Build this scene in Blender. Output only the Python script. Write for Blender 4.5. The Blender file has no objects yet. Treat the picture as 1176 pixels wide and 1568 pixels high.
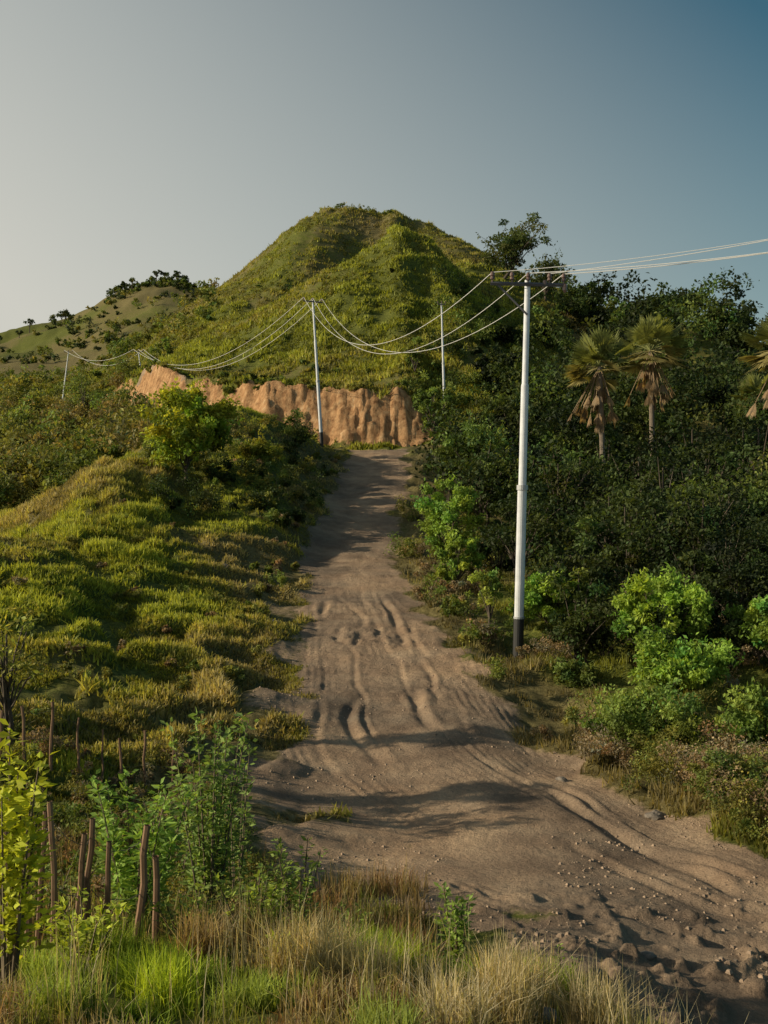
import bpy, math, numpy as np
from mathutils import Vector
import bmesh
rng=np.random.default_rng(7)
F=1681.0
def uv(px,py): return (px-588)/F,(784-py)/F
# ---------------- noise
def _h(ix,iy,s):
    n=(ix.astype(np.int64)*374761393+iy.astype(np.int64)*668265263+s*982451653)&0x7fffffff
    n=((n^(n>>13))*1274126177)&0x7fffffff
    n=n^(n>>16)
    return (n&0xffff)/65535.0
def vn(x,y,s=0):
    x=np.asarray(x,float);y=np.asarray(y,float)
    ix=np.floor(x);iy=np.floor(y);fx=x-ix;fy=y-iy
    fx=fx*fx*fx*(fx*(fx*6-15)+10);fy=fy*fy*fy*(fy*(fy*6-15)+10)
    a=_h(ix,iy,s);b=_h(ix+1,iy,s);c=_h(ix,iy+1,s);d=_h(ix+1,iy+1,s)
    return (a*(1-fx)+b*fx)*(1-fy)+(c*(1-fx)+d*fx)*fy
def fbm(x,y,s=0,o=4):
    t=0;a=.5;n=0
    for i in range(o):
        t=t+a*(vn(x*2**i+i*17.3,y*2**i-i*9.1,s+i)-.5)*2;n+=a;a*=.5
    return t/n
def sst(a,b,x):
    t=np.clip((x-a)/(b-a),0,1);return t*t*(3-2*t)
# ---------------- survey points of the land: (bearing px, elevation px, distance m)
CP=[(-300,1900,2.6),(588,1930,2.6),(1500,1980,2.6),
(0,1600,4.2),(588,1610,4.2),(1176,1720,4.2),(0,1510,5.8),(588,1520,5.8),(300,1510,6),(900,1580,5.8),
(588,1480,6.8),(300,1465,7.2),(0,1450,8),(850,1540,6.8),
(588,1510,9.3),(588,1420,12),(588,1350,14.5),(588,1270,17.3),(588,1150,21.8),
(1176,1400,13.3),(1176,1500,11.3),(1176,1600,9.8),(1176,1690,8),(1050,1660,7),(900,1540,9),(900,1430,12),(1000,1500,10.8),
(300,1440,10),(300,1320,14),(0,1350,11),(0,1230,15),(0,1130,19),(0,1030,24),(0,930,30),(0,830,37),
(0,850,45),(0,800,60),(0,700,90),(0,640,130),(0,600,200),(0,560,300),(0,524,430),(0,580,700),
(150,1330,13),(150,1180,18.5),(150,1050,24),(150,930,32),(150,825,42),(150,716,54),(150,745,64),(150,700,85),
(150,650,115),(150,600,160),(150,575,230),(150,510,340),(150,466,430),(150,540,700),
(50,508,430),(100,497,430),(190,442,430),(235,430,430),(290,440,430),(340,470,430),(235,520,700),(60,540,350),(235,480,350),
(300,1200,18.5),(300,1080,24),(300,960,32),(300,870,41),(300,780,52),(300,695,64),(300,643,72),(300,668,80),
(300,645,97),(300,578,108),(300,515,160),(300,464,210),(300,500,290),(205,632,114),(205,580,127),
(400,1200,19),(400,1050,26),(400,950,34),(400,890,42),(400,800,51),(400,710,62),(400,640,73),(400,672,82),
(400,665,90),(400,590,99),(400,520,130),(400,465,172),(400,420,192),(400,392,215),(400,460,300),
(225,690,62),(225,765,50),(350,628,73),
(440,752,60),(440,688,69),(455,660,75),(498,697,76),(480,770,60),
(530,690,80),(578,690,80),(625,690,80),(515,760,64),(565,760,64),(612,760,64),(545,725,71.5),
(470,850,50),(532,850,50),(597,850,50),(460,885,44),(530,885,44),(600,885,44),(440,950,35),(563,950,35),(645,950,35),
(420,1000,30.5),(570,1000,30.5),(700,1000,30.5),(400,1060,26.5),(590,1060,26.5),(740,1060,26.5),
(430,1150,21.8),(760,1150,21.8),(780,1240,18),(950,1330,15.2),(1000,1265,17.5),(880,1205,19.5),
(578,692,86),(578,691,89),(640,690,89),(500,690,88),(578,598,96),(640,610,95),(500,594,97),
(540,520,120),(620,520,118),(670,525,118),(620,450,132),(665,455,134),(540,455,132),(470,500,128),
(570,412,143),(620,400,143),(660,412,144),
(620,358,151),(648,365,152),(560,384,151),(500,418,150),(450,450,148),(590,366,151),(675,392,153),
(620,435,174),(650,435,172),(560,450,171),(500,466,167),(450,486,164),
(590,432,193),(555,425,193),(505,378,196),(470,366,198),(440,388,192),(500,346,206),
(520,321,218),(555,324,218),(590,331,218),(545,332,232),(590,340,232),(480,345,230),(640,353,230),(690,375,226),
(480,333,216),(440,357,215),(350,432,212),(250,498,200),(200,548,185),(160,590,170),
(630,340,216),(665,352,212),(705,372,205),(760,405,195),(820,438,185),(880,470,175),
(540,390,300),(700,440,300),(440,430,300),
(720,455,148),(720,560,112),(700,640,92),(770,520,130),(820,560,125),
(940,520,155),(1050,500,150),(1176,555,150),(1050,570,260),(1176,610,260),(940,550,260),
(700,720,76),(700,800,60),(660,760,66),(640,850,50),(900,900,42),(900,830,60),(900,740,85),(900,630,118),
(1176,960,32),(1176,860,50),(1176,770,75),(1176,650,110),
(793,1001,31),(850,1090,26),(850,1165,21.8),(1000,1190,19.8),(1176,1320,15.2),(1176,1250,17),(1176,1130,22),(1000,1080,25),
(660,905,42),(705,950,35.5),(900,980,33),
(-400,1350,11),(-400,1200,15),(-400,1000,25),(-400,870,40),(-400,770,80),(-400,660,200),(-400,600,430),(-400,650,900),
(1600,1450,13),(1600,1250,20),(1600,950,32),(1600,830,60),(1600,720,110),(1600,640,160),(1600,700,400),(1600,750,900),
(-400,765,1600),(300,770,1600),(900,770,1600),(1600,770,1600),(588,700,700),(1000,720,700),
]
bx=np.array([-45,-33,-28,-17.8,-10.5,-3.1,3,8,14]);by=np.array([140,128,118.5,101.5,94,91,90,91,96])
def bank_h(x): return (5.3*sst(-44,-24,x)+.35*fbm(np.asarray(x)*.3,0*np.asarray(x),4,2)*sst(-40,-20,x))*(1-sst(1.0,6.0,x))
def bank_y(x): return np.interp(x,bx,by)
def bankstep(x,y,fl=True):
    yb=bank_y(x)
    if fl: yb=yb+.65*fbm(x*.7,y*.3+3,5,4)+0.45*np.abs(fbm(x*1.9,y*.4+1.5,9,3))+.9*fbm(x*.22,x*0,8,2)
    t=np.clip((y-yb)/3.6,0,1)
    return bank_h(x)*(t**.85*(1-t)+t*t) if fl else bank_h(x)*t
P=np.array([(uv(a,b)[0],uv(a,b)[1],c) for a,b,c in CP])
KU=2.5
def feat(u,d): return u*KU,np.log(d)
pu,ps=feat(P[:,0],P[:,2])
pv=P[:,1]-bankstep(P[:,0]*P[:,2],P[:,2],False)/P[:,2]
def phi(r2): return .5*r2*np.log(r2+1e-12)
n=len(P)
A=phi((pu[:,None]-pu)**2+(ps[:,None]-ps)**2)+np.eye(n)*8e-5
Q=np.c_[np.ones(n),pu,ps]
M=np.block([[A,Q],[Q.T,np.zeros((3,3))]])
w=np.linalg.solve(M,np.r_[pv,0,0,0])
def tps(u,d):
    a,b=feat(u,d);out=w[n]+w[n+1]*a+w[n+2]*b
    for i in range(n): out=out+w[i]*phi((a-pu[i])**2+(b-ps[i])**2)
    return out
# ---------------- road centreline (plan)
RC=[(1900,15.5,2.2),(1500,14,2.2),(1176,13.3,1.9),(950,15.2,2.3),(780,18.2,2.5),(640,22,2.5),(592,27,2.3),(563,34.5,2.0),(532,44,1.9),(534,50,1.95),(563,64,1.95),(577,76,2.0),(572,83,2.3),(520,87,2.4),(400,90,2.2),(300,98,2.2),(200,118,2.2)]
R0=np.array([((a-588)/F*d,d,h) for a,d,h in RC])
def cat(P,k=8):
    o=[]
    for i in range(len(P)-1):
        p0=P[max(i-1,0)];p1=P[i];p2=P[i+1];p3=P[min(i+2,len(P)-1)]
        for t in np.arange(k)/k:
            o.append(.5*((2*p1)+(-p0+p2)*t+(2*p0-5*p1+4*p2-p3)*t*t+(-p0+3*p1-3*p2+p3)*t**3))
    o.append(P[-1]);return np.array(o)
RD=cat(R0)
def roadinfo(x,y):
    best=np.full(x.shape,1e9);lat=np.zeros(x.shape);hw=np.ones(x.shape);al=np.zeros(x.shape);L=0
    for i in range(len(RD)-1):
        a=RD[i];b=RD[i+1];dx,dy=b[0]-a[0],b[1]-a[1];l=math.hypot(dx,dy)
        t=np.clip(((x-a[0])*dx+(y-a[1])*dy)/(l*l),0,1)
        qx=x-a[0]-t*dx;qy=y-a[1]-t*dy;d=np.hypot(qx,qy)
        m=d<best
        best=np.where(m,d,best);lat=np.where(m,(qx*dy-qy*dx)/l,lat)
        hw=np.where(m,a[2]+(b[2]-a[2])*t,hw);al=np.where(m,L+t*l,al);L+=l
    return best,lat,hw,al
# ---------------- terrain grid
us=np.r_[np.arange(-1.1,-.42,.012),np.arange(-.42,.42,.0018),np.arange(.42,1.1,.012)]
ss=np.r_[np.arange(math.log(2.0),math.log(6),.012),np.arange(math.log(6),math.log(30),.0045),np.arange(math.log(30),math.log(88),.006),np.arange(math.log(88),math.log(225),.0023),np.arange(math.log(225),math.log(1500),.011)]
U,S=np.meshgrid(us,ss)
D=np.exp(S);X=U*D;Y=D
V=tps(U,D)
best,lat,hw,al=roadinfo(X,Y)
edge=fbm(X*.7,Y*.7,21,4)
dirt=1-sst(-.45,.55,best-hw+edge*.95)
for (px,d,r,am) in [(440,19.5,1.9,.72),(1120,10.3,2.6,1),(470,31,1.4,.62),(640,14.6,2.4,1),(445,25,1.3,.66),(430,37,1.3,.5),(500,16,1.5,.75),(960,11.5,2.0,.9)]:
    cx=(px-588)/F*d
    q=np.hypot(X-cx,(Y-d)*.8)/r
    dirt=np.maximum(dirt,am*(1-sst(.45,1.15,q+.55*fbm(X*1.1,Y*1.1,31,4))))
core=1-sst(-.6,.5,best-hw)
step=bankstep(X,Y)
Z=V*D+step
off=(1-core)*(1-.75*dirt)
near=sst(6,25,D)
far=sst(85,120,D)
bt=(Y-bank_y(X))
bkm=sst(-1,.5,bt)*(1-sst(3.5,5,bt))*sst(-44,-30,X)*(1-sst(3.5,6,X))*(D<150)
Z0=Z.copy()
crest=1-.7*sst(190,212,D)
nz=off*( .10*fbm(X/1.2,Y/1.2,1,4)*(1-.3*far) + .22*near*fbm(X/2.6,Y/2.6,2,4)+ .5*far*fbm(X/6,Y/6,3,4)+.8*far*crest*fbm(X/19,Y/19,4,3))
tus=sst(.42,.78,vn(X/2.3+.6*fbm(X/3,Y/3,63,2),Z0/.85+Y/9,62))*.6+sst(.4,.8,vn(X/1.1,Z0/.5+Y/5,64))*.4
tusm=sst(.42,.8,vn(X/1.0+.5*fbm(X,Y,65,2),Y/1.2+Z0/.6,66))*.7+.3*vn(X/.4,Y/.45,67)
big=.6+.6*fbm(X/14,Y/14,68,2)
nz+=off*far*(D<260)*.85*(tus-.4)*big*(1-bkm)
nz+=off*near*(1-far)*.40*(tusm-.3)
nz+=bkm*(.12*fbm(X*1.2,Z0*.6+Y*.4,69,4)+.12*fbm(X*3.5,Z0*1.2,70,3))
nz+=5*sst(280,400,D)*fbm(X/60,Y/60,12,4)+2.5*sst(240,320,D)*fbm(X/18,Y/18,13,3)
# wheel tracks and rough dirt
ruts=0
for c,wd,am in [(-.95,.13,.08),(.75,.13,.08),(-.3,.10,.04),(1.3,.09,.05),(-1.5,.09,.03),(.25,.08,.035),(1.05,.08,.05),(-.62,.07,.035),(.5,.07,.035)]:
    cc=c+.55*fbm(al/6,al*0+c,41,3)+.12*np.sin(al/3+c*5)
    am2=am*sst(.4,.8,vn(al/2.6+c*3,al*0+c*3,43))
    ruts=ruts-am2*np.exp(-((lat-cc)/wd)**2)
    ruts=ruts+am2*.5*np.exp(-((lat-cc-wd*1.8)/(wd*.8))**2)
fine=.010*np.sin(lat*34+2.5*fbm(al/2,lat,45,2))*sst(.5,.7,vn(al/3,lat*1.2,46))
rough=.022*fbm(X*2.3,Y*2.3,51,4)+.08*fbm(X*.5,Y*.5,52,3)+.03*np.abs(fbm(X*1.1,Y*1.1,55,4))
midr=np.exp(-((D-28)/5)**2)
rough=rough+.06*midr*np.abs(fbm(lat*2.4,al*.8,56,4))
clod=np.clip(fbm(X*3.5,Y*3.5,53,3)-.05,0,1)*.24*(1-sst(11,15.5,D))*sst(-.8,1.2,X)
rockb=np.exp(-((X+.6)/1.4)**2-((Y-32.5)/1.2)**2)
nz+=dirt*((ruts+fine)*(1-.8*sst(36,44,D))*(1-.5*sst(14,11,D))+rough+clod)+rockb*.3*np.abs(fbm(X*1.8,Y*1.8,57,4))
Z=Z+nz
bank=sst(-.6,.2,bt+.5*fbm(X,Y*.2,72,2))*(1-sst(3.0,3.8,bt+1.6*fbm(X*.7,Y*.1,71,4)))*sst(-44,-34,X)*(1-sst(3.0,5.4,X))*(D<150)
bank2=.8*np.exp(-((X+.118*62+1.5)/1.6)**2-((Y-62)/5)**2)*sst(-.2,.4,fbm(X*.7,Y*.7,73,3))
dry=np.clip(.42+.8*fbm(X/5,Y/5,81,4)+.55*np.exp(-((best-hw-1.2)/1.5)**2)*(D<85),0,1)
dry=np.where((D>34)&(D<60)&(X<-11),np.clip(dry+.25,0,1),dry)
dry=np.where(D<13,np.clip(.5+.9*fbm(X/1.1,Y/1.1,82,4),0,1),dry)
dry=np.where(D>85,np.clip(.45+.7*fbm(X/16,Y/16,83,4),0,1),dry)
dry=np.where(D>260,np.clip(.6+.9*fbm(X/40,Y/40,84,4),0,1),dry)
TU=np.where(D>88,tus,tusm)
nr,nc=X.shape
def zat(x,y):
    x=np.asarray(x,float);y=np.asarray(y,float)
    fi=np.interp(np.log(y),ss,np.arange(nr));fj=np.interp(x/y,us,np.arange(nc))
    i=np.clip(fi.astype(int),0,nr-2);j=np.clip(fj.astype(int),0,nc-2);a=fi-i;b=fj-j
    return (Z[i,j]*(1-a)*(1-b)+Z[i+1,j]*a*(1-b)+Z[i,j+1]*(1-a)*b+Z[i+1,j+1]*a*b)
def mat_at(Mx,x,y):
    i=np.clip(np.interp(np.log(y),ss,np.arange(nr)).round().astype(int),0,nr-1);j=np.clip(np.interp(x/y,us,np.arange(nc)).round().astype(int),0,nc-1)
    return Mx[i,j]
scene=bpy.context.scene
# ---------------- node helpers
def newmat(name):
    m=bpy.data.materials.new(name);m.use_nodes=True;nt=m.node_tree
    for x in list(nt.nodes): nt.nodes.remove(x)
    o=nt.nodes.new('ShaderNodeOutputMaterial');return m,nt,o
def nd(nt,t,**k):
    x=nt.nodes.new(t)
    for a,b in k.items(): setattr(x,a,b)
    return x
def noise(nt,vec,sc,det=6,rough=.6):
    x=nd(nt,'ShaderNodeTexNoise');x.inputs['Scale'].default_value=sc;x.inputs['Detail'].default_value=det;x.inputs['Roughness'].default_value=rough
    nt.links.new(vec,x.inputs['Vector']);return x.outputs['Fac']
def ramp(nt,f,st):
    x=nd(nt,'ShaderNodeValToRGB');e=x.color_ramp.elements
    while len(e)<len(st): e.new(.5)
    for i,(p,c) in enumerate(st): e[i].position=p;e[i].color=(*c,1) if len(c)==3 else c
    nt.links.new(f,x.inputs[0]);return x.outputs[0]
def mix(nt,f,a,b,bt='MIX'):
    x=nd(nt,'ShaderNodeMix',data_type='RGBA',blend_type=bt)
    if hasattr(f,'links'): nt.links.new(f,x.inputs[0])
    else: x.inputs[0].default_value=f
    for s,v in ((x.inputs[6],a),(x.inputs[7],b)):
        if hasattr(v,'links'): nt.links.new(v,s)
        else: s.default_value=(*v,1)
    return x.outputs[2]
def mth(nt,op,a,b=0,c=None,clamp=False):
    x=nd(nt,'ShaderNodeMath',operation=op);x.use_clamp=clamp
    for i,v in enumerate((a,b)+((c,) if c is not None else ())):
        if hasattr(v,'links'): nt.links.new(v,x.inputs[i])
        else: x.inputs[i].default_value=v
    return x.outputs[0]
# ---------------- terrain material
def terrain_mat():
    m,nt,o=newmat('ground_soil_grass')
    g=nd(nt,'ShaderNodeNewGeometry').outputs['Position']
    at=nd(nt,'ShaderNodeAttribute',attribute_name='masks')
    sp=nd(nt,'ShaderNodeSeparateColor');nt.links.new(at.outputs['Color'],sp.inputs[0])
    n1=noise(nt,g,.9,10,.65);n2=noise(nt,g,6,8,.7);n3=noise(nt,g,.22,6,.6);n4=noise(nt,g,28,5,.7)
    grass=ramp(nt,n2,[(.3,(.035,.042,.010)),(.5,(.10,.112,.022)),(.72,(.20,.20,.045))])
    dryc=ramp(nt,n2,[(.3,(.06,.05,.022)),(.5,(.15,.125,.05)),(.75,(.26,.215,.10))])
    f=mth(nt,'ADD',sp.outputs[2],mth(nt,'MULTIPLY',mth(nt,'SUBTRACT',n1,.5),1.2))
    fr=ramp(nt,f,[(.4,(0,0,0)),(.8,(1,1,1))])
    gc=mix(nt,fr,grass,dryc)
    d1=ramp(nt,n1,[(.3,(.25,.175,.12)),(.5,(.37,.268,.182)),(.7,(.50,.375,.255))])
    d2=ramp(nt,n4,[(.3,(.6,.6,.6)),(.6,(1,1,1)),(.8,(1.2,1.17,1.12))])
    dc=mix(nt,.8,d1,d2,'MULTIPLY')
    dsc=ramp(nt,n3,[(.35,(.58,.60,.64)),(.5,(.9,.88,.87)),(.65,(1.15,1.08,1.0))])
    dc=mix(nt,1,dc,dsc,'MULTIPLY')
    df=mth(nt,'ADD',sp.outputs[0],mth(nt,'MULTIPLY',mth(nt,'SUBTRACT',n2,.5),1.1))
    dfr=ramp(nt,df,[(.36,(0,0,0)),(.64,(1,1,1))])
    c=mix(nt,dfr,gc,dc)
    mp=nd(nt,'ShaderNodeMapping');mp.inputs['Scale'].default_value=(1.6,1.6,.25);nt.links.new(g,mp.inputs[0])
    b1=noise(nt,mp.outputs[0],1.5,10,.7);b3=noise(nt,g,1.6,9,.75)
    bc=ramp(nt,b1,[(.3,(.16,.08,.038)),(.45,(.37,.205,.098)),(.58,(.48,.29,.145)),(.72,(.58,.43,.26))])
    bc=mix(nt,.85,bc,ramp(nt,b3,[(.35,(.4,.38,.36)),(.55,(1,1,1))]),'MULTIPLY')
    bf=mth(nt,'ADD',sp.outputs[1],mth(nt,'MULTIPLY',mth(nt,'SUBTRACT',b3,.5),1.6))
    bfr=ramp(nt,bf,[(.42,(0,0,0)),(.58,(1,1,1))])
    c=mix(nt,bfr,c,bc)
    bs=nd(nt,'ShaderNodeBsdfPrincipled');nt.links.new(c,bs.inputs['Base Color']);bs.inputs['Roughness'].default_value=.95;bs.inputs['Specular IOR Level'].default_value=.1
    hh=mth(nt,'ADD',mth(nt,'MULTIPLY',n2,.11),mth(nt,'MULTIPLY',n4,.035))
    bp=nd(nt,'ShaderNodeBump');bp.inputs['Strength'].default_value=.8;bp.inputs['Distance'].default_value=1.0
    nt.links.new(hh,bp.inputs['Height']);nt.links.new(bp.outputs[0],bs.inputs['Normal'])
    nt.links.new(bs.outputs[0],o.inputs[0]);return m
TM=terrain_mat()
idx=np.arange(nr*nc).reshape(nr,nc)
q=np.stack([idx[:-1,:-1],idx[:-1,1:],idx[1:,1:],idx[1:,:-1]],-1).reshape(-1,4)
co=np.stack([X,Y,Z],-1).reshape(-1,3)
mk=np.stack([dirt,np.maximum(bank,bank2),dry,np.ones_like(dry)],-1).reshape(-1,4)
fc=lambda M_: M_[:-1,:-1].reshape(-1)
cd=fc(D);kind=np.zeros(len(q),int)
kind[(cd>88)]=1;kind[cd>290]=2
kind[(fc(core)>.5)&(cd<130)]=3
kind[(fc(bank)>.5)]=4
def mesh_from(name,co,q,mats,midx=None,attr=None,smooth=False,attrname='masks'):
    me=bpy.data.meshes.new(name)
    me.vertices.add(len(co));me.vertices.foreach_set('co',co.astype(np.float32).ravel())
    me.loops.add(q.size);me.loops.foreach_set('vertex_index',q.astype(np.int32).ravel())
    me.polygons.add(len(q));me.polygons.foreach_set('loop_start',(np.arange(len(q))*4).astype(np.int32))
    if midx is not None: me.polygons.foreach_set('material_index',midx.astype(np.int32))
    me.polygons.foreach_set('use_smooth',np.full(len(q),smooth))
    for m in mats: me.materials.append(m)
    if attr is not None:
        a=me.attributes.new(attrname,'FLOAT_COLOR','POINT');a.data.foreach_set('color',attr.astype(np.float32).ravel())
    me.update(calc_edges=True)
    ob=bpy.data.objects.new(name,me);scene.collection.objects.link(ob);return ob
for k,nm in enumerate(['ground','grass_hill','distant_hill','dirt_road','earth_bank']):
    qq=q[kind==k];uq,inv=np.unique(qq,return_inverse=True)
    mesh_from(nm,co[uq],inv.reshape(-1,4),[TM],None,mk[uq],True)
# ---------------- foliage materials
def foliage_mat(name,trans=.35):
    m,nt,o=newmat(name)
    at=nd(nt,'ShaderNodeAttribute',attribute_name='col')
    g=nd(nt,'ShaderNodeNewGeometry').outputs['Position']
    nn=noise(nt,g,5,2,.6)
    c=mix(nt,1,at.outputs['Color'],ramp(nt,nn,[(.3,(.7,.75,.8)),(.7,(1.25,1.2,1.1))]),'MULTIPLY')
    d=nd(nt,'ShaderNodeBsdfPrincipled');d.inputs['Roughness'].default_value=.6;d.inputs['Specular IOR Level'].default_value=.2
    t=nd(nt,'ShaderNodeBsdfTranslucent');mx=nd(nt,'ShaderNodeMixShader');mx.inputs[0].default_value=trans
    nt.links.new(c,d.inputs['Base Color'])
    c2=mix(nt,1,c,(1.35,1.25,.6),'MULTIPLY');nt.links.new(c2,t.inputs['Color'])
    nt.links.new(d.outputs[0],mx.inputs[1]);nt.links.new(t.outputs[0],mx.inputs[2]);nt.links.new(mx.outputs[0],o.inputs[0]);return m
def bark_mat(name):
    m,nt,o=newmat(name)
    at=nd(nt,'ShaderNodeAttribute',attribute_name='col')
    g=nd(nt,'ShaderNodeNewGeometry').outputs['Position']
    mp=nd(nt,'ShaderNodeMapping');mp.inputs['Scale'].default_value=(6,6,1.5);nt.links.new(g,mp.inputs[0])
    nn=noise(nt,mp.outputs[0],3,6,.7)
    c=mix(nt,1,at.outputs['Color'],ramp(nt,nn,[(.3,(.5,.5,.5)),(.7,(1.3,1.3,1.3))]),'MULTIPLY')
    d=nd(nt,'ShaderNodeBsdfPrincipled');d.inputs['Roughness'].default_value=.9
    nt.links.new(c,d.inputs['Base Color']);nt.links.new(d.outputs[0],o.inputs[0]);return m
LM=foliage_mat('leaf_foliage',.36);GM=foliage_mat('grass_blades',.42);BM=bark_mat('bark')
class Acc:
    def __init__(s): s.v=[];s.c=[];s.m=[]
    def quads(s,v,c,m=0):
        s.v.append(v.reshape(-1,3));s.c.append(np.repeat(c,4,0));s.m.append(np.full(len(v),m))
    def build(s,name,mats):
        v=np.concatenate(s.v);c=np.concatenate(s.c);m=np.concatenate(s.m)
        c=np.c_[np.clip(c,0,1),np.ones(len(c))]
        return mesh_from(name,v,np.arange(len(v)).reshape(-1,4),mats,m,c,False,'col')
def unit(a): return a/(np.linalg.norm(a,axis=-1,keepdims=True)+1e-9)
def tube(acc,pts,rad,col,m=1,k=6):
    pts=np.array(pts,float);rad=np.broadcast_to(rad,(len(pts),)) if np.ndim(rad)==0 else np.array(rad)
    t=unit(np.gradient(pts,axis=0));ref=np.array([1,0,.01]) if abs(t[0][2])>.7 else np.array([0,0,1.])
    a=unit(np.cross(t,ref));b=np.cross(t,a);an=np.arange(k)/k*2*np.pi
    R=pts[:,None]+rad[:,None,None]*(np.cos(an)[None,:,None]*a[:,None]+np.sin(an)[None,:,None]*b[:,None])
    Rn=np.roll(R,-1,1)
    v=np.stack([R[:-1],Rn[:-1],Rn[1:],R[1:]],2).reshape(-1,4,3)
    acc.quads(v,np.tile(np.array(col,float),(len(v),1)),m)
def leaves(acc,p,ax,L,W,col,m=0,up=.5):
    n=len(p);ax=unit(ax);r=rng.normal(size=(n,3));r[:,2]+=up*3
    b=unit(np.cross(ax,r));L=np.broadcast_to(L,(n,))[:,None];W=np.broadcast_to(W,(n,))[:,None]
    nrm=np.cross(b,ax)
    v=np.stack([p-ax*L/2,p+b*W/2+nrm*W*.12-ax*L*.05,p+ax*L/2,p-b*W/2+nrm*W*.12-ax*L*.05],1)
    acc.quads(v,col)
def tree(acc,base,H,R,ncl,nl,leaf,col,cb=.3,tr=None,limbs=True,rc=(.25,.45),flat=.75,ratio=.5,lean=(0,0),bark=(.09,.07,.05),shell=.4,var=.85,sprig=0):
    base=np.array(base,float)
    cz=H*(1+cb)/2;hz=H*(1-cb)/2
    d=unit(rng.normal(size=(ncl,3)));r=rng.random(ncl)**.45*.82
    cl=d*r[:,None]*np.array([R,R,hz]);cl[:,2]+=cz;cl[:,:2]+=np.array(lean)*(cl[:,2:]/H)
    cl[:,:2]*=(.75+.5*rng.random((ncl,1)))
    rr=R*rng.uniform(rc[0],rc[1],ncl)
    k=rng.integers(0,ncl,ncl*nl)
    dd=unit(rng.normal(size=(len(k),3)));q_=rng.random(len(k))**shell
    off=dd*(q_*rr[k])[:,None];off[:,2]*=flat
    p=base+cl[k]+off
    tint=(1-.5*var+var*rng.random(ncl))[k]*(.7+.6*rng.random(len(k)))
    ax=dd+rng.normal(size=dd.shape)*.8;ax[:,2]-=.2
    if sprig:
        ns=int(ncl*sprig);j=rng.integers(0,ncl,ns);m_=int(nl*.22)
        sd=unit(unit(cl[j]-np.array([0,0,cz]))+rng.normal(size=(ns,3))*.45+np.array([0,0,.35]))
        t=rng.random((ns,m_,1));ln=(rr[j]*rng.uniform(1.2,2.1,ns))[:,None,None]
        sp_=base+cl[j][:,None]+sd[:,None]*t*ln+rng.normal(size=(ns,m_,3))*leaf*.6
        p=np.concatenate([p,sp_.reshape(-1,3)]);ax=np.concatenate([ax,(sd[:,None]*.5+rng.normal(size=(ns,m_,3))*.7).reshape(-1,3)])
        tint=np.concatenate([tint,(.8+.5*rng.random(ns*m_))]);k=np.concatenate([k,np.repeat(j,m_)])
        if limbs:
            for jj in range(ns): tube(acc,[base+cl[j[jj]],base+cl[j[jj]]+sd[jj]*ln[jj,0,0]],[leaf*.09,leaf*.03],bark,k=3)
    p[:,2]=np.maximum(p[:,2],base[2]+.05)
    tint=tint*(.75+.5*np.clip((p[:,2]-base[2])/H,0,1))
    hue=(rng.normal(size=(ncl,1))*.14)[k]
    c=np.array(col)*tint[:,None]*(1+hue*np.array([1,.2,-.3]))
    s=leaf*rng.uniform(.6,1.35,len(p))
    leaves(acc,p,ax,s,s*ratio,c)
    if limbs:
        tr=tr or H*.018
        tp=np.array([lean[0]*.6,lean[1]*.6,H*max(cb,.15)*1.2])
        tube(acc,[base-[0,0,.3],base+tp*.5+[.04*H*rng.normal()*.3,0,0],base+tp,base+np.array([lean[0],lean[1],H*.75])],[tr*1.4,tr,tr*.8,tr*.3],bark)
        for c_ in cl[:min(ncl,18)]:
            f=rng.uniform(.5,1.0);s0=base+tp*f
            mid=(s0+base+c_)/2+np.array([0,0,.06*H])
            tube(acc,[s0,mid,base+c_],[tr*.5,tr*.33,tr*.12],bark,k=4)
def G(px,d,dy=0):
    x=(px-588)/F*d;return np.array([x,d,float(zat(x,d))])
def Ht(px,py,d): return (784-py)/F*d-G(px,d)[2]
# ---------------- grasses
def blades(acc,p,H,W,col,lean=.5,two=True):
    n=len(p);an=rng.random(n)*2*np.pi
    dr=np.stack([np.cos(an),np.sin(an),0*an],1)
    ph=rng.random(n)*2*np.pi;sd=np.stack([np.cos(ph),np.sin(ph),0*ph],1)
    H=np.broadcast_to(H,(n,))[:,None];W=np.broadcast_to(W,(n,))[:,None]
    l=(rng.random((n,1))**1.2)*lean
    up=np.array([0,0,1.])
    m1=p+up*H*.55+dr*H*l*.35;t1=p+up*H*(1-.35*l)+dr*H*l
    if two:
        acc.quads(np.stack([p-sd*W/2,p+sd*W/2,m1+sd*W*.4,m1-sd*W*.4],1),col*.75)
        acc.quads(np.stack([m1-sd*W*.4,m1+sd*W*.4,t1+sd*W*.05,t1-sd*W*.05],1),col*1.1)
    else:
        acc.quads(np.stack([p-sd*W/2,p+sd*W/2,t1+sd*W*.08,t1-sd*W*.08],1),col)
def scatter(n,u0,u1,d0,d1):
    u=rng.uniform(u0,u1,n);d=np.exp(rng.uniform(math.log(d0),math.log(d1),n));return u*d,d
GREEN=np.array([.32,.345,.050]);OLIVE=np.array([.34,.31,.07]);TAN=np.array([.46,.38,.17])
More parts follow.
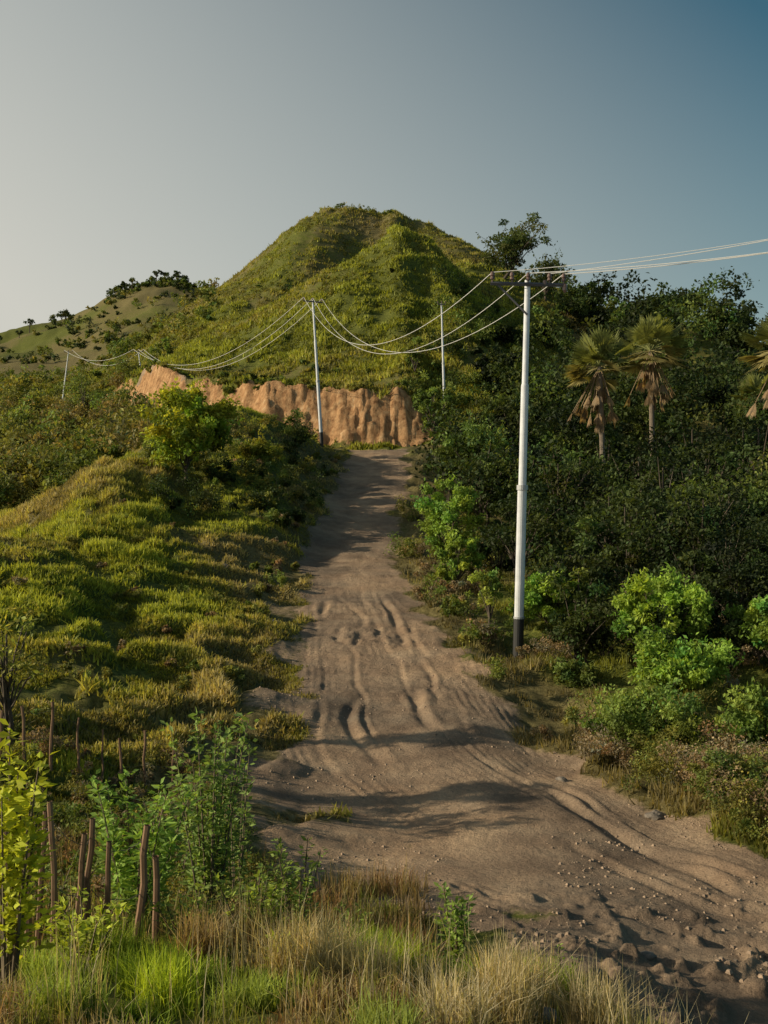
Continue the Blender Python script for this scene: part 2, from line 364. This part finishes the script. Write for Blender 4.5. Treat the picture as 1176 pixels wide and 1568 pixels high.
def tufts(acc,n,box,nb,H,Wd,rad,two,maxdirt=.35,dr=1.0,lean=.6,bri=1.,clump=3.,thr=-.3,tk=.7):
    x,y=scatter(n,*box);tv=mat_at(TU,x,y)
    m=(mat_at(dirt,x,y)<maxdirt)&(mat_at(bank,x,y)<.3)&(fbm(x/clump,y/clump,91,3)+tk*(tv-.5)>thr)
    x=x[m];y=y[m];tv=tv[m];k=len(x)
    dv=np.clip(mat_at(dry,x,y)+rng.normal(size=k)*.12,0,1)*dr
    base=GREEN*(1-sst(.35,.65,dv))[:,None]+OLIVE*(sst(.35,.65,dv)-sst(.65,.95,dv))[:,None]+TAN*.8*sst(.65,.95,dv)[:,None]
    base=base*(.65+.6*rng.random((k,1)))*bri*(.45+.8*tv[:,None])  # tussock shading painted into the colour: hollows darker, tops lighter
    i=np.repeat(np.arange(k),nb)
    r=rad*rng.uniform(.5,1.4,k)[i]*np.sqrt(rng.random(len(i)));a=rng.random(len(i))*2*np.pi
    xx=x[i]+r*np.cos(a);yy=y[i]+r*np.sin(a)
    p=np.stack([xx,yy,zat(xx,yy)-.02],1)
    hh=H*(rng.uniform(.5,1.2,k)*(.5+.8*tv))[i]*rng.uniform(.6,1.2,len(i))
    blades(acc,p,hh,Wd,base[i]*(.75+.5*rng.random((len(i),1))),lean,two)
a=Acc()
tufts(a,84000,(-.42,.20,88,235),5,.5,.24,.45,False,lean=1.1,clump=5,thr=-.40,tk=1.0,bri=.9)
a.build('hill_grass',[GM])
a=Acc()
tufts(a,48000,(-.42,.0,17,85),8,.19,.06,.2,False,lean=1.2,clump=1.6,thr=-.32,tk=.85,bri=1.1)
tufts(a,12000,(-.42,-.20,38,60),8,.3,.07,.25,False,lean=1.0,clump=1.6,thr=-.5,tk=.6,bri=1.15)
tufts(a,9000,(-.02,.42,14,60),8,.26,.04,.2,False,lean=.8,dr=1.35,clump=1.6,thr=-.3,bri=.65)
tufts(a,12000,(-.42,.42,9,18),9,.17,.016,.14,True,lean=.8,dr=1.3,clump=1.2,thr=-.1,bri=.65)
a.build('meadow_grass',[GM])
# foreground grass
a=Acc()
def fgclump(px,d,n,H,r,col,w=.008,lean=.6):
    g=G(px,d);k=n;rr=r*np.sqrt(rng.random(k));an=rng.random(k)*6.28
    xx=g[0]+rr*np.cos(an);yy=g[1]+rr*np.sin(an);p=np.stack([xx,yy,zat(xx,yy)-.02],1)
    blades(a,p,H*rng.uniform(.45,1.15,k),w,np.array(col)*(.6+.8*rng.random((k,1))),lean,True)
pal=[(.24,.33,.045),(.26,.27,.06),(.40,.32,.17),(.28,.21,.10),(.17,.24,.04),(.50,.42,.26),(.26,.16,.08)]
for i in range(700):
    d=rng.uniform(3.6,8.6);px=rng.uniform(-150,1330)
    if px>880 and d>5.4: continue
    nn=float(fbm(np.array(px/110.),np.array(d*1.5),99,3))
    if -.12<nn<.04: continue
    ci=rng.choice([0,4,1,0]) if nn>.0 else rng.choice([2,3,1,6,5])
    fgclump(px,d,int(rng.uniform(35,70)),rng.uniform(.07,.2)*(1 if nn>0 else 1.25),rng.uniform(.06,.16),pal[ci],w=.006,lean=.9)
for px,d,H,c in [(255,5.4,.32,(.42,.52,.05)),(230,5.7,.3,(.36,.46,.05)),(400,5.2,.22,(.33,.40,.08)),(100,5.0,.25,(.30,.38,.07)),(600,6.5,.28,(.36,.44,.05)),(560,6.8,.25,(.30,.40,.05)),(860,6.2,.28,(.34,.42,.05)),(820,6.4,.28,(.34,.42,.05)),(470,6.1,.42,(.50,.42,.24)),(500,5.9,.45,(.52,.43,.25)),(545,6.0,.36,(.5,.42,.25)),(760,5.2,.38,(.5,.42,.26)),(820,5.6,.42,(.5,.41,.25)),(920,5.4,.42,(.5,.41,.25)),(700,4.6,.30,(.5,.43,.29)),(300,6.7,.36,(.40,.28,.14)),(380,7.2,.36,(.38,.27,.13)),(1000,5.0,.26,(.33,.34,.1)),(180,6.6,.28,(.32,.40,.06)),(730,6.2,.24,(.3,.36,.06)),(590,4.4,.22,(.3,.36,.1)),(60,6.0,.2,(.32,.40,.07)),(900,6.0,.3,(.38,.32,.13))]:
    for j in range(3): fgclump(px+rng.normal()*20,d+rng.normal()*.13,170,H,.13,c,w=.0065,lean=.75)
for i in range(360):
    px=rng.uniform(-40,640);d=rng.uniform(7.6,14)
    fgclump(px,d,45,rng.uniform(.18,.5),.22,[(.36,.21,.11),(.34,.27,.14),(.2,.23,.06),(.28,.20,.10)][rng.integers(4)],w=.010,lean=.6)
for i in range(60):
    px=rng.uniform(100,1100);d=rng.uniform(4.4,7.6)
    if px>900: d=rng.uniform(4.2,5.3)
    fgclump(px,d,9,rng.uniform(.35,.6),.12,(.52,.44,.28),w=.005,lean=.4)
a.build('foreground_grass',[GM])
# ---------------- shrubs of upright leafy stems
def stems(acc,base,n,H,spread,leaf,per,col,bark=(.13,.10,.06),r=.012,start=.25):
    base=np.array(base,float)
    for i in range(n):
        an=rng.random()*6.28;sp=spread*rng.uniform(.2,1);h=H*rng.uniform(.6,1.05)
        e=base+[math.cos(an)*sp,math.sin(an)*sp,h];b0=base+[math.cos(an)*sp*.15,math.sin(an)*sp*.15,-.1]
        mid=(b0+e)/2+[math.cos(an)*sp*-.12,0,h*.05]
        tt=np.linspace(0,1,7)[:,None];pts=(1-tt)**2*b0+2*tt*(1-tt)*mid+tt**2*e
        tube(acc,pts,np.linspace(r,r*.3,7),bark,k=4)
        t=rng.uniform(start,1.02,per)[:,None];p=(1-t)**2*b0+2*t*(1-t)*mid+t**2*e
        dd=unit(rng.normal(size=(per,3)));dd[:,2]=dd[:,2]*.5+.25
        p=p+dd*(leaf*1.1*rng.random((per,1))+leaf*.2)*(1.9-t)
        leaves(acc,p,dd,leaf*rng.uniform(.6,1.2,per),leaf*.45,np.array(col)*(.6+.8*rng.random((per,1))),0,.6)
BG=(.17,.26,.045);MG=(.14,.18,.04);DG=(.045,.065,.018)
def shrub(px,d,n,H,sp,leaf,per,col,**k):
    a=Acc();stems(a,G(px,d),n,H,sp,leaf,per,col,**k);return a.build('leafy_shrub',[LM,BM])
shrub(320,9.8,16,1.95,.45,.085,120,(.24,.34,.09))
shrub(205,8.6,18,1.25,.5,.085,120,(.28,.42,.09))
shrub(265,11.5,10,1.4,.5,.08,80,(.19,.27,.08))
shrub(360,10.8,8,1.7,.3,.08,70,(.2,.29,.08))
shrub(455,9.6,11,1.0,.38,.07,70,(.27,.36,.09))
shrub(700,6.8,9,.50,.13,.055,70,(.24,.34,.08))
shrub(862,6.6,4,.4,.12,.035,40,(.22,.3,.07))
shrub(10,5.6,10,1.3,.22,.085,90,(.50,.54,.05))
shrub(430,6.4,6,.2,.1,.06,26,(.45,.53,.05))
shrub(130,6.6,11,.36,.3,.06,60,(.42,.49,.06))
shrub(390,7.4,11,.5,.3,.06,60,(.3,.38,.07))
shrub(60,8.2,11,.8,.5,.06,80,(.22,.28,.06))
shrub(545,8.2,7,.5,.2,.05,50,(.22,.29,.06))
shrub(290,7.2,9,.4,.25,.055,50,(.28,.35,.07))
a=Acc();tree(a,G(10,17),Ht(10,905,17),1.1,26,34,.10,(.26,.28,.06),cb=.35,rc=(.15,.3),tr=.04);a.build('thin_tree',[LM,BM])
# ---------------- brush
a=Acc()
def brush(n,pxr,dr,Hr,cols,leaf=.09,nl=55,ncl=7,test=None,w=1.0):
    for i in range(n):
        px=rng.uniform(*pxr);d=math.exp(rng.uniform(math.log(dr[0]),math.log(dr[1])))
        x=(px-588)/F*d
        if float(mat_at(dirt,np.array([x]),np.array([d]))[0])>.3: continue
        if test and not test(px,d): continue
        H=rng.uniform(*Hr);c=cols[rng.integers(len(cols))]
        tree(a,G(px,d),H,H*rng.uniform(.5,.8)*w,ncl,nl,leaf*rng.uniform(.8,1.3),c,cb=.05,limbs=False,rc=(.25,.5),flat=.8)
BR=(.25,.185,.11);OL=(.2,.2,.05)
brush(170,(620,1350),(15.5,34),(.35,.95),[BR,OL,MG,BR,(.28,.22,.14)],leaf=.06,nl=70)
brush(110,(860,1400),(15.3,23),(.4,1.1),[BR,OL,MG,BR,(.30,.23,.14)],leaf=.05,nl=90,ncl=8)
brush(70,(610,760),(30,62),(.5,1.3),[BR,OL,MG,OL],leaf=.10)
brush(70,(60,430),(9,14),(.25,.7),[BR,OL,MG],leaf=.045)
brush(120,(-60,400),(13,20),(.25,.6),[OL,MG,BR],leaf=.05)
brush(45,(380,520),(36,78),(.3,.8),[OL,MG,BR],leaf=.10)
brush(60,(-20,420),(24,48),(.2,.5),[OL,MG,BR,OL],leaf=.07)
brush(130,(230,500),(50,76),(.4,1.5),[MG,OL,DG,DG],leaf=.13)
a.build('roadside_brush',[LM])
a=Acc()
brush(220,(-150,215),(66,135),(1.6,3.8),[OL,MG,(.18,.18,.05),(.24,.20,.08)],leaf=.30,nl=50,ncl=10)
brush(130,(-150,330),(150,260),(2,4),[OL,MG],leaf=.5,nl=22,ncl=8)
brush(50,(90,345),(76,98),(1.2,2.6),[OL,MG,BG],leaf=.28,nl=45,ncl=9)
a.build('valley_shrubs',[LM])
# ---------------- forest on the right
def fmin(d): return np.interp(d,[26,34,44,60,80,100,130,160,185,220],[900,860,760,705,705,735,775,830,880,930])
FG=[(.028,.044,.014),(.05,.072,.02),(.09,.125,.03),(.018,.028,.01)]  # leaf colours lowered to carry the hill's shade over the forest
a=Acc()
for i in range(520):
    d=math.exp(rng.uniform(math.log(27),math.log(200)));px=rng.uniform(640,1560)
    if px<fmin(d): continue
    H=np.interp(d,[27,36,60,100,150,200],[1.4,2.0,3.8,5.5,7,6])*rng.uniform(.5,1.7)
    if px<840 and d>130: H*=.35
    if px<800 and d>85: H*=.5
    c=FG[rng.choice(4,p=[.3,.3,.25,.15])]
    lf=np.interp(d,[27,36,70,200],[.11,.16,.32,.7])
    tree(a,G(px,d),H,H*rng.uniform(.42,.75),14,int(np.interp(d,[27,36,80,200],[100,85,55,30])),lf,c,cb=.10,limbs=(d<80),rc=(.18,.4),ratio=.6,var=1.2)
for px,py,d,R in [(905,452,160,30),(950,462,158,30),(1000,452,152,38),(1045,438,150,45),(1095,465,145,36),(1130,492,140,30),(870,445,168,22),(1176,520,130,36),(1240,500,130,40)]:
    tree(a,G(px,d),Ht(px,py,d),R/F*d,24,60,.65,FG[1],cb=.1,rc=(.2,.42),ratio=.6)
a.build('forest_trees',[LM,BM])
a=Acc()
brush(90,(180,760),(95,215),(.5,1.2),[MG,OL,DG],leaf=.3,nl=24,ncl=6,test=lambda p,d: fbm(np.array(p/60.),np.array(d/15.),5,2)>.1)
brush(90,(590,800),(92,150),(1,3.0),[MG,DG,MG],leaf=.3,nl=35,ncl=8,test=lambda p,d:p>640+ (d-92)*.9)
brush(26,(505,600),(214,222),(.6,1.6),[MG,OL],leaf=.3,nl=14,ncl=5)
for i in range(46): # scrub in the fold between the two humps, dark leaves stand in for its shade
    t=rng.random();px=430+t*170+rng.normal()*8;d=170+t*14+rng.normal()*4;H=rng.uniform(.8,2.0)
    tree(a,G(px,d),H,H*.8,7,30,.35,[DG,MG,DG][rng.integers(3)],cb=0,limbs=False,rc=(.3,.5))
for i in range(85):
    x=rng.uniform(-36,5);y=float(bank_y(x))+rng.uniform(3.0,5.2);H=rng.uniform(.3,.9)
    tree(a,[x,y,float(zat(x,y))-.1],H,H*.8,7,34,.22,[OL,MG,OL,MG][rng.integers(4)],cb=0,limbs=False,rc=(.3,.5))
for i in range(24):
    x=rng.uniform(-36,4);y=float(bank_y(x))+rng.uniform(-2.2,-.4);H=rng.uniform(.3,.8)
    if -6<x<2.2: H*=.4
    tree(a,[x,y,float(zat(x,y))-.1],H,H*.8,7,34,.18,[OL,MG,BR][rng.integers(3)],cb=0,limbs=False,rc=(.3,.5))
a.build('hillside_scrub',[LM])
a=Acc()
for i in range(34):
    px=rng.choice([rng.uniform(-60,110),rng.uniform(-60,110),rng.uniform(170,330)]);d=rng.uniform(418,436)
    H=rng.uniform(3.2,6.5)
    tree(a,G(px,d),H,H*.42,7,34,.8,(.07,.09,.035),cb=.5,tr=.16,rc=(.25,.45),flat=.6)
brush(80,(165,320),(410,436),(1.2,3.4),[DG,MG],leaf=.8,nl=20,ncl=6)
brush(400,(-150,330),(290,425),(1.2,3.8),[MG,OL,DG,(.08,.1,.05)],leaf=.9,nl=14,ncl=5,test=lambda p,d: fbm(np.array(p/50.+d/30.),np.array(d/40.),15,2)>-.12)
a.build('distant_trees',[LM,BM])
# ---------------- individual trees
def one(name,px,pyt,d,Rpx,ncl,nl,leaf,col,**k):
    k.setdefault('sprig',.8)
    a=Acc();H=Ht(px,pyt,d);tree(a,G(px,d),H,Rpx/F*d,ncl,nl,leaf,col,**k);return a.build(name,[LM,BM])
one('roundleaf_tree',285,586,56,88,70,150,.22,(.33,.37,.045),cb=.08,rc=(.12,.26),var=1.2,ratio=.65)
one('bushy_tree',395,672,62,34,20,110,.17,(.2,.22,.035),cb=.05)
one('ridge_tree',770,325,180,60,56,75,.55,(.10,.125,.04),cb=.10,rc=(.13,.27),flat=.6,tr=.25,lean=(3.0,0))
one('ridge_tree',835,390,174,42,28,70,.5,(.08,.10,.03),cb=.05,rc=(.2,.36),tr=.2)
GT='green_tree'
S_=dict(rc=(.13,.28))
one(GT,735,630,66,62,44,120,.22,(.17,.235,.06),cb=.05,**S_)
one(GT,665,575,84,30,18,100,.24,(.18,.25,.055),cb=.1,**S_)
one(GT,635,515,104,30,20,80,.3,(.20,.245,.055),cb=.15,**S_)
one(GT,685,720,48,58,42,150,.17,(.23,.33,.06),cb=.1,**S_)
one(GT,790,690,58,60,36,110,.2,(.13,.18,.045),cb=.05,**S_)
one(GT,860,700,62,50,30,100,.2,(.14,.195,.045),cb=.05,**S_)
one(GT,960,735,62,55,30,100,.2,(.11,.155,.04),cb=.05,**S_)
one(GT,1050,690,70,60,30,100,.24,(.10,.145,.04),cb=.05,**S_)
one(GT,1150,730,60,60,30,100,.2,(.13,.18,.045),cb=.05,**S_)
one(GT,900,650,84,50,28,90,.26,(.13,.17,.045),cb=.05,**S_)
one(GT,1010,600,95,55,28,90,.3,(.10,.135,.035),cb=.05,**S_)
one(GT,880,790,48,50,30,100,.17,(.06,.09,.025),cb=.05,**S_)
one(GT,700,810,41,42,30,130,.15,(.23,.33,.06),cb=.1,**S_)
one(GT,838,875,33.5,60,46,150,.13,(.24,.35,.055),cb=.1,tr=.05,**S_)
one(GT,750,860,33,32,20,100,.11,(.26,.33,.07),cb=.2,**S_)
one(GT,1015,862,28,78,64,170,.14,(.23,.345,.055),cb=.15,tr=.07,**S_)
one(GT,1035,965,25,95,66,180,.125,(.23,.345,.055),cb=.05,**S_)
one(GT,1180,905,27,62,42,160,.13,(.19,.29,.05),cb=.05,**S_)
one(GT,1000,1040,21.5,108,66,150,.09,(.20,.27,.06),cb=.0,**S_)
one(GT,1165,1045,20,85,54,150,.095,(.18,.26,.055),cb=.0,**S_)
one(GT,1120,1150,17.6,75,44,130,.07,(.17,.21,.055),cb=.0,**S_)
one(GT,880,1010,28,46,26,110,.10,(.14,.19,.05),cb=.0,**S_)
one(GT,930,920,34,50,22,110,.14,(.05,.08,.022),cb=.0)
one(GT,1100,790,52,50,26,110,.19,(.05,.08,.02),cb=.0)
one(GT,130,565,112,44,20,90,.3,(.16,.20,.05),cb=.1)
for x,y,H in [(-11.5,21.3,5.6),(-10.5,17.6,4.8)]:
    a=Acc();tree(a,[x,y,float(zat(x,y))],H,H*.17,14,80,.2,(.13,.18,.03),cb=.5,rc=(.3,.5));a.build(GT,[LM,BM])
# ---------------- palms
def palm(px,pyt,d,s=1.0):
    a=Acc();b=G(px,d);H=Ht(px,pyt,d)-1.5*s
    lx=rng.normal()*.3
    pts=[b-[0,0,.3],b+[lx*.3,0,H*.35],b+[lx*.7,0,H*.7],b+[lx,0,H]]
    tube(a,pts,[.22,.18,.16,.15],(.20,.16,.12),k=8)
    c=b+[lx,0,H]
    def fan(dirv,pet,rad,col,nseg=20,wide=2.9,droop=.25):
        dirv=dirv/np.linalg.norm(dirv);e=c+dirv*pet
        tube(a,[c,(c+e)/2+[0,0,.06],e],[.035,.028,.02],np.array(col)*.9,k=4)
        s=np.cross(dirv,[0,0,1.]);s=s/(np.linalg.norm(s)+1e-6);s=unit(s+rng.normal(size=3)*.3);
        th=np.linspace(-wide/2,wide/2,nseg)
        ax=np.cos(th)[:,None]*dirv+np.sin(th)[:,None]*s;ax[:,2]-=droop*np.abs(th)/1.3
        ax=unit(ax)*(rad*(1-.25*np.abs(th)/1.3)*rng.uniform(.85,1.1,nseg))[:,None]
        nn=unit(np.cross(ax,np.cross(dirv,s)))*rad*.06
        p0=np.repeat(e[None],nseg,0)
        v=np.stack([p0,p0+ax*.6-nn,p0+ax,p0+ax*.6+nn],1)
        a.quads(v,np.array(col)*(.6+.7*rng.random((nseg,1))))
    for i in range(54):
        an=rng.random()*6.28;el=rng.uniform(-.6,1.4)
        v=np.array([math.cos(an)*math.cos(el),math.sin(an)*math.cos(el),math.sin(el)])
        fan(v,s*rng.uniform(.7,1.4),s*rng.uniform(.9,1.25),(.23,.25,.08) if el>.1 else (.30,.26,.10))
    for i in range(36):
        an=rng.random()*6.28;el=rng.uniform(-1.54,-1.0)
        v=np.array([math.cos(an)*math.cos(el),math.sin(an)*math.cos(el),math.sin(el)])
        fan(v,s*rng.uniform(.8,3.0),s*rng.uniform(.6,.9),(.30,.21,.12),12,1.3,1.0)
    a.build('fan_palm_tree',[LM,BM])
palm(925,520,70,1.15);palm(1000,498,74,1.15);palm(1185,486,64,1.25);palm(1165,580,95,1.2)
# ---------------- rocks
RM,nt,o=newmat('rock')
g=nd(nt,'ShaderNodeNewGeometry').outputs['Position'];nn=noise(nt,g,7,8,.7)
b=nd(nt,'ShaderNodeBsdfPrincipled');b.inputs['Roughness'].default_value=.9;nt.links.new(ramp(nt,nn,[(.3,(.07,.06,.05)),(.7,(.24,.20,.16))]),b.inputs['Base Color']);nt.links.new(b.outputs[0],o.inputs[0])
def rock(px,d,s,sx=1.3):
    bm=bmesh.new();bmesh.ops.create_icosphere(bm,subdivisions=3,radius=s)
    o_=rng.random(3)*50
    for v in bm.verts:
        c=v.co;k=1+.55*float(fbm(np.array(c.x/s*1.1+o_[0]+c.z/s),np.array(c.y/s*1.1+o_[1]-c.z/s*.7),77,3))
        v.co=Vector((c.x*k*sx,c.y*k,c.z*k*.62))
    me=bpy.data.meshes.new('rock');bm.to_mesh(me);bm.free();me.materials.append(RM)
    ob=bpy.data.objects.new('rock',me);scene.collection.objects.link(ob);gg=G(px,d);ob.location=(gg[0],gg[1],gg[2]+s*.1);ob.rotation_euler[2]=rng.random()*6
for r_ in [(645,6.5,.11),(60,5.3,.09),(820,5.4,.09),(1005,17.9,.14),(340,42,.22),(860,20,.09),(780,8,.09),(235,5.9,.06),(510,7,.07),(990,11.5,.08),(420,33,.15)]: rock(*r_)
a=Acc()
xs,ys=scatter(16000,-.25,.45,8.5,34);m=(mat_at(dirt,xs,ys)>.45)&(fbm(xs/1.5,ys/1.5,17,3)>-.05);xs=xs[m];ys=ys[m];k=len(xs)
ce=np.stack([xs,ys,zat(xs,ys)],1);sz=(.006+.032*rng.random(k)**5)*(1+.6*(ys<12))
dirs=np.array([[1,0,0],[0,1,0],[-1,0,0],[0,-1,0]],float)
R=ce[:,None]+dirs[None]*sz[:,None,None]*rng.uniform(.7,1.3,(k,4,1));T=ce+np.stack([0*sz,0*sz,sz*.7],1)
T4=T[:,None]+dirs[None]*sz[:,None,None]*.45
for j in range(4):
    a.quads(np.stack([R[:,j],R[:,(j+1)%4],T4[:,(j+1)%4],T4[:,j]],1),np.tile([.32,.23,.16],(k,1))*rng.uniform(.6,1.3,(k,1)))
a.quads(T4,np.tile([.34,.25,.17],(k,1)))
a.build('road_gravel',[BM])
# ---------------- fence
def post_mesh(acc,px,d,H,lean):
    b=G(px,d);r=rng.uniform(.018,.030)
    pts=[b+[lean*t*H+.008*rng.normal(),.006*rng.normal(),t*H-.1] for t in np.linspace(0,1,6)]
    tube(acc,pts,np.linspace(r,r*.8,6),(.22,.13,.075),k=7)
    return b+[lean*H*.85,0,H*.8]
def fence(posts,name):
    a=Acc();t=[post_mesh(a,*p) for p in posts]
    for f in (1,.55):
        for p,q_ in zip(t[:-1],t[1:]):
            A_=np.array(p);B_=np.array(q_);gA=zat(A_[0],A_[1]);gB=zat(B_[0],B_[1])
            A_=np.array([A_[0],A_[1],gA+(A_[2]-gA)*f]);B_=np.array([B_[0],B_[1],gB+(B_[2]-gB)*f])
            tube(a,[A_,(A_+B_)/2-[0,0,.03],B_],.0025,(.12,.11,.1),k=4)
    a.build(name,[BM,BM])
fence([(-60,7.0,.95,.0),(18,6.9,1.0,-.05),(38,6.9,.85,.04),(56,7.0,1.05,.05),(86,6.9,1.1,-.03),(112,7.0,.9,.08),(128,7.1,1.0,.06),(165,7.1,.85,0),(205,7.2,.95,.1),(240,7.4,.75,.0)],'stick_fence')
fence([(-40,16.6,.9,0),(0,16.6,.9,.02),(40,16.6,1.05,-.05),(78,16.8,1.15,.02),(120,17,1.0,0),(155,17.2,1.05,.03),(188,17.4,1.0,-.03),(222,17.6,1.15,0),(262,18,.95,.04)],'stick_fence')
# ---------------- utility poles
def simple(name,col,rough,metal=0,var=.25,sc=4):
    m,nt,o=newmat(name);g=nd(nt,'ShaderNodeNewGeometry').outputs['Position'];nn=noise(nt,g,sc,6,.7)
    b=nd(nt,'ShaderNodeBsdfPrincipled');b.inputs['Roughness'].default_value=rough;b.inputs['Metallic'].default_value=metal
    c=np.array(col);nt.links.new(ramp(nt,nn,[(.3,tuple(c*(1-var))),(.65,tuple(c))]),b.inputs['Base Color']);nt.links.new(b.outputs[0],o.inputs[0]);return m
PW=simple('pole_white_paint',(.66,.68,.71),.5);PG=simple('pole_galvanised',(.45,.46,.47),.5,.3);PB=simple('pole_black_paint',(.02,.02,.02),.6);AR=simple('crossarm_dark_steel',(.09,.09,.10),.6);IN=simple('insulator_ceramic',(.16,.10,.08),.3);WI=simple('wire_aluminium',(.7,.69,.66),.4,.1,.1)
def pole(base,top,arm=1.1,armdir=(1,0,0),full=True,rs=1.0):
    root=bpy.data.objects.new('utility_pole',None);scene.collection.objects.link(root);root.location=Vector(base)
    base=np.array(base);top=np.array(top);ax=top-base
    def pt(t): return base+ax*t
    def part(name,acc,mats):
        ob=acc.build(name,mats);ob.parent=root;ob.matrix_parent_inverse.identity();ob.matrix_parent_inverse.translation=-Vector(base);return ob
    z3=(0,0,0)
    a=Acc();tube(a,[pt(-.03),pt(.001),pt(.105)],np.array([.15,.15,.148])*rs,z3,0,16);part('painted_base',a,[PB])
    a=Acc();tube(a,[pt(.105),pt(.30),pt(.445)],np.array([.135,.133,.13])*rs,z3,0,16);part('lower_shaft',a,[PW])
    a=Acc();tube(a,[pt(.443),pt(.444),pt(.457),pt(.458)],np.array([.02,.16,.16,.02])*rs,z3,0,16);tube(a,[pt(.104),pt(.1045),pt(.11),pt(.111)],np.array([.02,.155,.155,.02])*rs,z3,0,16);part('joint_collar',a,[PG])
    a=Acc();tube(a,[pt(.457),pt(.72)],np.array([.112,.108])*rs,z3,0,16);tube(a,[pt(.72),pt(.725),pt(.998),pt(1.0)],np.array([.108,.088,.082,.01])*rs,z3,0,16);part('upper_shaft',a,[PW])
    ad=np.array(armdir,float);ad/=np.linalg.norm(ad);att=[]
    c=pt(.985)-np.array([0,.13*rs,0])
    a=Acc();w_=.055*rs
    tube(a,[c-ad*arm,c+ad*arm],w_,z3,0,4)
    if full:
        tube(a,[c-ad*arm*.8-[0,0,.04],pt(.905)-np.array([0,.11,0])],.03*rs,z3,0,4)
        tube(a,[c+ad*arm*.12-[0,0,0],pt(.985)],.05,z3,0,6)
    part('crossarm',a,[AR])
    a=Acc()
    for t in ((-1,-.45,0,.6,1) if full else (-1,0,1)):
        b0=c+ad*arm*t*.95;hh=.34 if full else .3
        tube(a,[b0,b0+[0,0,.1],b0+[0,0,.12],b0+[0,0,.2],b0+[0,0,.22],b0+[0,0,hh*.9],b0+[0,0,hh]],np.array([.02,.02,.07,.045,.07,.05,.01])*rs,z3,0,10)
        att.append(b0+[0,0,hh-.03])
    if full:
        b0=c+ad*arm*.98
        tube(a,[b0-[0,0,.22],b0-[0,0,.15],b0-[0,0,.0],b0+[0,0,.05]],[.02,.06,.07,.03],z3,0,8)
        tube(a,[c+ad*arm*.45,c+ad*arm*.45+[0,0,.12]],[.06,.05],z3,0,8)
    part('insulators',a,[IN])
    return att
def W3(px,py,d): u,v=uv(px,py);return np.array([u*d,d,v*d])
p1=pole(W3(793,1008,31),W3(808,428,31),arm=1.08,armdir=(1,.12,0))
p2=pole(W3(493,686,79.5),W3(479,459,79.5),arm=.75,armdir=(1,.5,0),rs=.9,full=False)
g3=G(681,98);p3=pole(g3,W3(676,464,98),arm=.35,rs=.85,full=False)
g4=G(217,128);p4=pole(g4,W3(212,538,128),arm=.6,rs=.75,full=False)
g5=G(95,150);p5=pole(g5,W3(105,538,150),arm=.6,rs=.75,full=False)
a=Acc()
def wire(A,B,sag,r):
    t=np.linspace(0,1,40)[:,None];p=A*(1-t)+B*t;p[:,2]-=(4*sag*t*(1-t))[:,0]
    tube(a,p,r,(0,0,0),0,5)
wire(p1[0],p2[0],2.7,.012);wire(p1[2],p2[1],3.1,.012);wire(p1[4],p2[2],3.0,.012)
wire(p2[0],p4[0],3.2,.016);wire(p2[1],p4[1],3.6,.016);wire(p2[2],p4[2],3.7,.016)
wire(p4[0],p5[0],1.4,.018);wire(p4[2],p5[2],2.0,.018)
E=np.array([26,19,9.6])
wire(p1[3],E+[0,0,.8],.9,.011);wire(p1[4],E+[.3,0,.0],1.0,.013);wire(p1[2],E+[-.3,0,-.5],1.0,.013);wire(p1[0],E+[-.6,0,.2],1.0,.009)
a.build('power_lines',[WI])
# ---------------- light
az=math.radians(-96);el=math.radians(22.5)
Sd=Vector((math.sin(az)*math.cos(el),math.cos(az)*math.cos(el),math.sin(el)))
L=bpy.data.lights.new('sun','SUN');L.energy=5;L.angle=math.radians(.6);L.color=(1,.86,.62)
lo=bpy.data.objects.new('sun',L);scene.collection.objects.link(lo);lo.rotation_euler=(-Sd).to_track_quat('-Z','Y').to_euler()
wd=bpy.data.worlds.new('World');scene.world=wd;wd.use_nodes=True;nt=wd.node_tree
bg=nt.nodes['Background'];sk=nt.nodes.new('ShaderNodeTexSky');sk.sky_type='NISHITA';sk.sun_disc=False
sk.sun_elevation=el;sk.sun_rotation=az;sk.air_density=1.0;sk.dust_density=1.5;sk.ozone_density=1.5
tc=nt.nodes.new('ShaderNodeTexCoord');sx=nt.nodes.new('ShaderNodeSeparateXYZ');nt.links.new(tc.outputs['Generated'],sx.inputs[0])
f=mth(nt,'SUBTRACT',mth(nt,'SUBTRACT',.88,mth(nt,'MULTIPLY',sx.outputs[0],1.15)),mth(nt,'MULTIPLY',sx.outputs[2],1.35))
f=mth(nt,'MULTIPLY',f,1.0,clamp=True)
f=mth(nt,'MULTIPLY',f,.96)
tint=mix(nt,1,sk.outputs[0],(.60,1.02,.93),'MULTIPLY')
nt.links.new(tint,bg.inputs[0]);bg.inputs[1].default_value=.07
bg2=nt.nodes.new('ShaderNodeBackground');bg2.inputs[0].default_value=(.63,.615,.55,1);bg2.inputs[1].default_value=1.0
mx=nt.nodes.new('ShaderNodeMixShader');nt.links.new(f,mx.inputs[0]);nt.links.new(bg.outputs[0],mx.inputs[1]);nt.links.new(bg2.outputs[0],mx.inputs[2])
nt.links.new(mx.outputs[0],nt.nodes['World Output'].inputs[0])
cam=bpy.data.cameras.new('camera');cam.sensor_fit='VERTICAL';cam.sensor_height=24;cam.lens=12/(784/F);cam.clip_end=5000;cam.clip_start=.05
co_=bpy.data.objects.new('camera',cam);scene.collection.objects.link(co_);co_.rotation_euler=(math.radians(90),0,0);scene.camera=co_
scene.view_settings.view_transform='Standard';scene.view_settings.look='None';scene.view_settings.exposure=0
